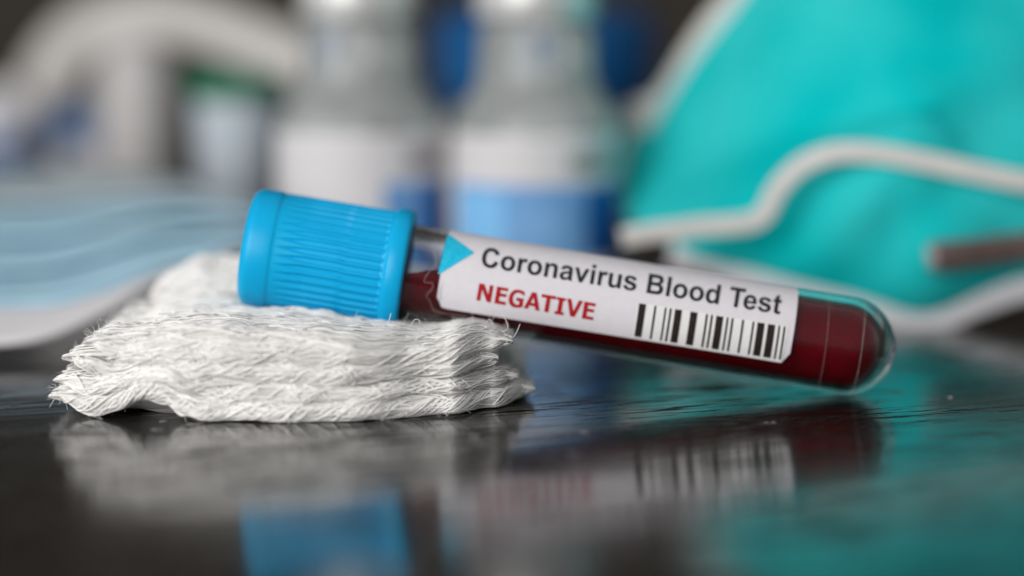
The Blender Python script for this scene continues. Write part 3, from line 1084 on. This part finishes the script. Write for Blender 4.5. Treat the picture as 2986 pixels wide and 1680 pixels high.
def smooth_path(pts, n=2):
    for _ in range(n):
        pts = [pts[0]] + [(pts[i - 1] + pts[i] * 2 + pts[i + 1]) / 4 for i in range(1, len(pts) - 1)] + [pts[-1]]
    return pts


# the elastic bridges the hollows of the shell: it rests on the foremost points under it
flat2 = catmull([(a, b, 0) for a, b in ((1812, 694), (1870, 684), (1960, 672), (2060, 660), (2180, 650), (2232, 620), (2262, 560), (2330, 488),
                                        (2430, 447), (2560, 448), (2740, 480), (2986, 530), (3250, 560), (3400, 575))], 4)
dep = []
for q in flat2:
    r = ray(q.x, q.y).normalized()
    h = bvh.ray_cast(CAM, r)
    dep.append(min(6.4, h[0].y) if h[0] is not None else 6.4)
low = [min(dep[max(0, i - 6):i + 7]) for i in range(len(dep))]
for _ in range(6):
    low = [low[0]] + [(low[i - 1] + 2 * low[i] + low[i + 1]) / 4 for i in range(1, len(low) - 1)] + [low[-1]]
pth = [P(q.x, q.y, y - 0.24) for q, y in zip(flat2[::2], low[::2])]
vv, ff = sweep(pth, 0.30, 0.05, up=(-0.1, -1, 0.15), n=12)
fix_normals(build("strap", vv, ff, M['white_elastic'], resp))
pth = [P(a, b, y) for a, b, y in ((2290, -130, 10.2), (2190, -30, 10.5), (2105, 60, 10.8), (2035, 160, 11.1), (1985, 245, 11.3), (1945, 300, 11.4), (1895, 333, 11.5), (1845, 335, 11.8))]
vv, ff = sweep(pth, 0.56, 0.08, up=(-0.2, -1, 0.1), n=12)
fix_normals(build("strap", vv, ff, M['white_elastic'], resp))
pth = [P(a, b, y) for a, b, y in ((1960, 735, 7.75), (2080, 765, 7.4), (2180, 800, 7.1), (2350, 846, 6.7), (2550, 900, 6.4), (2700, 936, 6.3), (2850, 880, 6.45), (2986, 836, 6.65), (3150, 815, 6.9), (3400, 770, 7.4))]
vv, ff = sweep(pth, 0.46, 0.07, up=(0, -1, 0.25), n=12)
vv = [Vector((a.x, a.y, max(a.z, 0.012))) for a in vv]
fix_normals(build("edge_binding", vv, ff, M['rim_white'], resp))
pth = [on_shell(a, b, 0.25, 5.5) for a, b in ((2712, 750), (2780, 744), (2880, 732), (2986, 718), (3100, 700), (3200, 680))]
vv, ff = sweep(pth, 0.46, 0.10, up=(0, -1, -0.1), n=12)
fix_normals(build("nose_clip", vv, ff, M['clip'], resp))
pth = [on_shell(a, b, 0.27, 5.5) for a, b in ((2704, 752), (2716, 750), (2730, 748))]
vv, ff = sweep(pth, 0.30, 0.11, up=(0, -1, 0.1), n=12)
fix_normals(build("clip_tip", vv, ff, M['tip'], resp))

# ------------------------------------------------------------------ pleated surgical mask, left
mk = thing("surgical_mask", "light blue pleated surgical mask with white lining, lying at the left edge", "face mask", (-7.5, 7, 0))
FR = catmull([P(*o) for o in ((-420, 960, 3.0), (-200, 990, 2.9), (0, 988, 3.0), (150, 968, 3.3), (300, 905, 4.0), (430, 835, 4.8), (590, 780, 5.8), (760, 720, 7.0))], 6)
BK = catmull([P(*o) for o in ((-420, 500, 15), (-200, 495, 15), (0, 490, 15.0), (150, 492, 14.6), (300, 500, 13.8), (430, 512, 12.8), (580, 540, 11.0), (760, 625, 8.4))], 6)


def mask_pt(i, t, lift):
    a, b = FR[i], BK[i]
    p = a.lerp(b, t)
    up = 0.35 * max(0.0, math.sin(math.pi * max(0.0, min(1.0, t)))) ** 0.8
    p = p + Vector((0, -0.25, 0.95)) * (up * 0.4 + lift)
    p.z += 0.05 * noise.noise(Vector((p.x * 0.8, t * 4, 0)))
    p.z = max(p.z, 0.05)
    return p


def mask_strip(name, t0, t1, l0, l1, m, n=9):
    vv = []
    for i in range(len(FR)):
        for j in range(n):
            k = j / (n - 1)
            w = 1 - 0.7 * min(1.0, max(0.0, i / len(FR) - 0.35) / 0.4)
            ta = t0 * w if t0 < 0.2 else t0
            tb_ = t1 * w if t1 < 0.2 else t1
            vv.append(mask_pt(i, ta + (tb_ - ta) * k, l0 + (l1 - l0) * k ** 0.6 + 0.05 * math.sin(math.pi * k)))
    o = fix_normals(build(name, vv, grid_faces(len(FR), n), m, mk))
    s = o.modifiers.new("thickness", 'SOLIDIFY')
    s.thickness = 0.04
    return o


mask_strip("lining", -0.02, 0.16, 0.0, 0.02, M['mask_white'])
mask_strip("pleat", 0.10, 0.30, 0.12, 0.0, M['mask_blue'])
mask_strip("pleat", 0.25, 0.48, 0.20, 0.0, M['mask_blue'])
mask_strip("pleat", 0.42, 0.70, 0.24, 0.0, M['mask_blue'])
mask_strip("top_edge", 0.64, 1.0, 0.20, 0.0, M['mask_edge'])

# ------------------------------------------------------------------ things far behind
c = P(400, 700, 26.0)
c.z = 0
t = thing("white_bottle", "white bottle with rounded top, blurred in the back under the arched strap", "bottle", c)
vv, ff = lathe(bigger([(0.3, 0), (0.69, 0.02), (0.75, 0.1), (0.75, 2.6), (0.74, 3.2), (0.69, 3.65), (0.56, 3.95), (0.3, 4.13), (0.02, 4.18)], 1.1438), 40, c)
fix_normals(build("bottle_body", vv, ff, M['white_plastic'], t))
vv, ff = lathe(bigger([(0.755, 2.55), (0.78, 2.57), (0.78, 2.66), (0.755, 2.68)], 1.1438), 40, c, False)
build("neck_ring", vv, ff, M['white_plastic'], t)

c = P(695, 700, 18.5)
c.z = 0
t = thing("specimen_cup", "pale blue specimen cup with green lid, beside the left glass vial", "cup", c)
vv, ff = lathe(bigger([(0.5, 0), (0.60, 0.02), (0.62, 0.1), (0.78, 3.15), (0.79, 3.2), (0.7, 3.22)], 1.1086), 40, c)
fix_normals(build("cup_body", vv, ff, M['pale_blue'], t))
vv, ff = lathe(bigger([(0.7, 3.2), (0.86, 3.22), (0.88, 3.26), (0.88, 3.62), (0.84, 3.68), (0.02, 3.70)], 1.1086), 40, c)
fix_normals(build("lid", vv, ff, M['green'], t))

pth = [P(a, b, y + 8) for a, b, y in ((60, 640, 21), (75, 480, 21), (105, 330, 20.9), (150, 200, 20.8), (230, 105, 20.7), (340, 55, 20.4), (450, 45, 20.1),
      (600, 75, 19.6), (740, 125, 19.0), (870, 180, 18.4), (980, 250, 18), (1060, 400, 17.8), (1090, 640, 17.7))]
pth[0].z = pth[-1].z = 0.06
st = sweep(pth, 1.08, 0.45, up=(0, -1, 0.1), n=12)
o = fix_normals(build("white_loop", st[0], st[1], M['white_elastic']))
o['label'], o['category'] = "thick white arched loop standing in the far background at upper left", "loop"

# jar with a wide blue lid, seen round the right-hand vial
c = P(1588, 700, 22.0)
c.z = 0
t = thing("lidded_jar", "jar with wide dark blue lid, half hidden behind the two glass vials", "jar", c)
vv, ff = lathe(bigger([(1.6, 0), (1.8, 0.03), (1.9, 0.15), (1.9, 2.3), (1.7, 2.75), (1.65, 2.9)], 1.1119), 48, c)
fix_normals(build("jar_body", vv, ff, M['white_plastic'], t))
vv, ff = lathe(bigger([(1.5, 2.86), (1.75, 2.85), (1.98, 3.05), (2.06, 3.4), (2.06, 4.5), (2.0, 4.62), (1.9, 4.66), (0.02, 4.68)], 1.1119), 48, c)
fix_normals(build("lid", vv, ff, M['blue_lid'], t))

c = P(232, 600, 27.0)
c.z = 0
t = thing("capped_vial", "small pale vial with blue cap, behind the surgical mask", "vial", c)
vv, ff = lathe(bigger([(0.36, 0), (0.42, 0.03), (0.42, 1.9), (0.36, 2.0)], 1.1514), 32, c)
fix_normals(build("vial_body", vv, ff, M['white_plastic'], t))
vv, ff = lathe(bigger([(0.36, 1.96), (0.45, 1.97), (0.46, 2.0), (0.46, 2.62), (0.42, 2.68), (0.02, 2.69)], 1.1514), 32, c)
fix_normals(build("cap", vv, ff, M['blue_lid'], t))

c = P(10, 600, 28.0)
c.z = 0
t = thing("round_jar", "rounded white jar with blue base ring at the far left edge", "jar", c)
vv, ff = lathe(bigger([(0.5, 0), (0.66, 0.03), (0.68, 1.6), (0.68, 2.3), (0.62, 2.75), (0.45, 3.0), (0.2, 3.1), (0.02, 3.12)], 1.1388), 32, c)
fix_normals(build("jar_body", vv, ff, M['rim_white'], t))
vv, ff = lathe(bigger([(0.685, 1.55), (0.72, 1.57), (0.72, 2.1), (0.685, 2.12)], 1.1388), 32, c, False)
build("base_ring", vv, ff, M['blue_lid'], t)
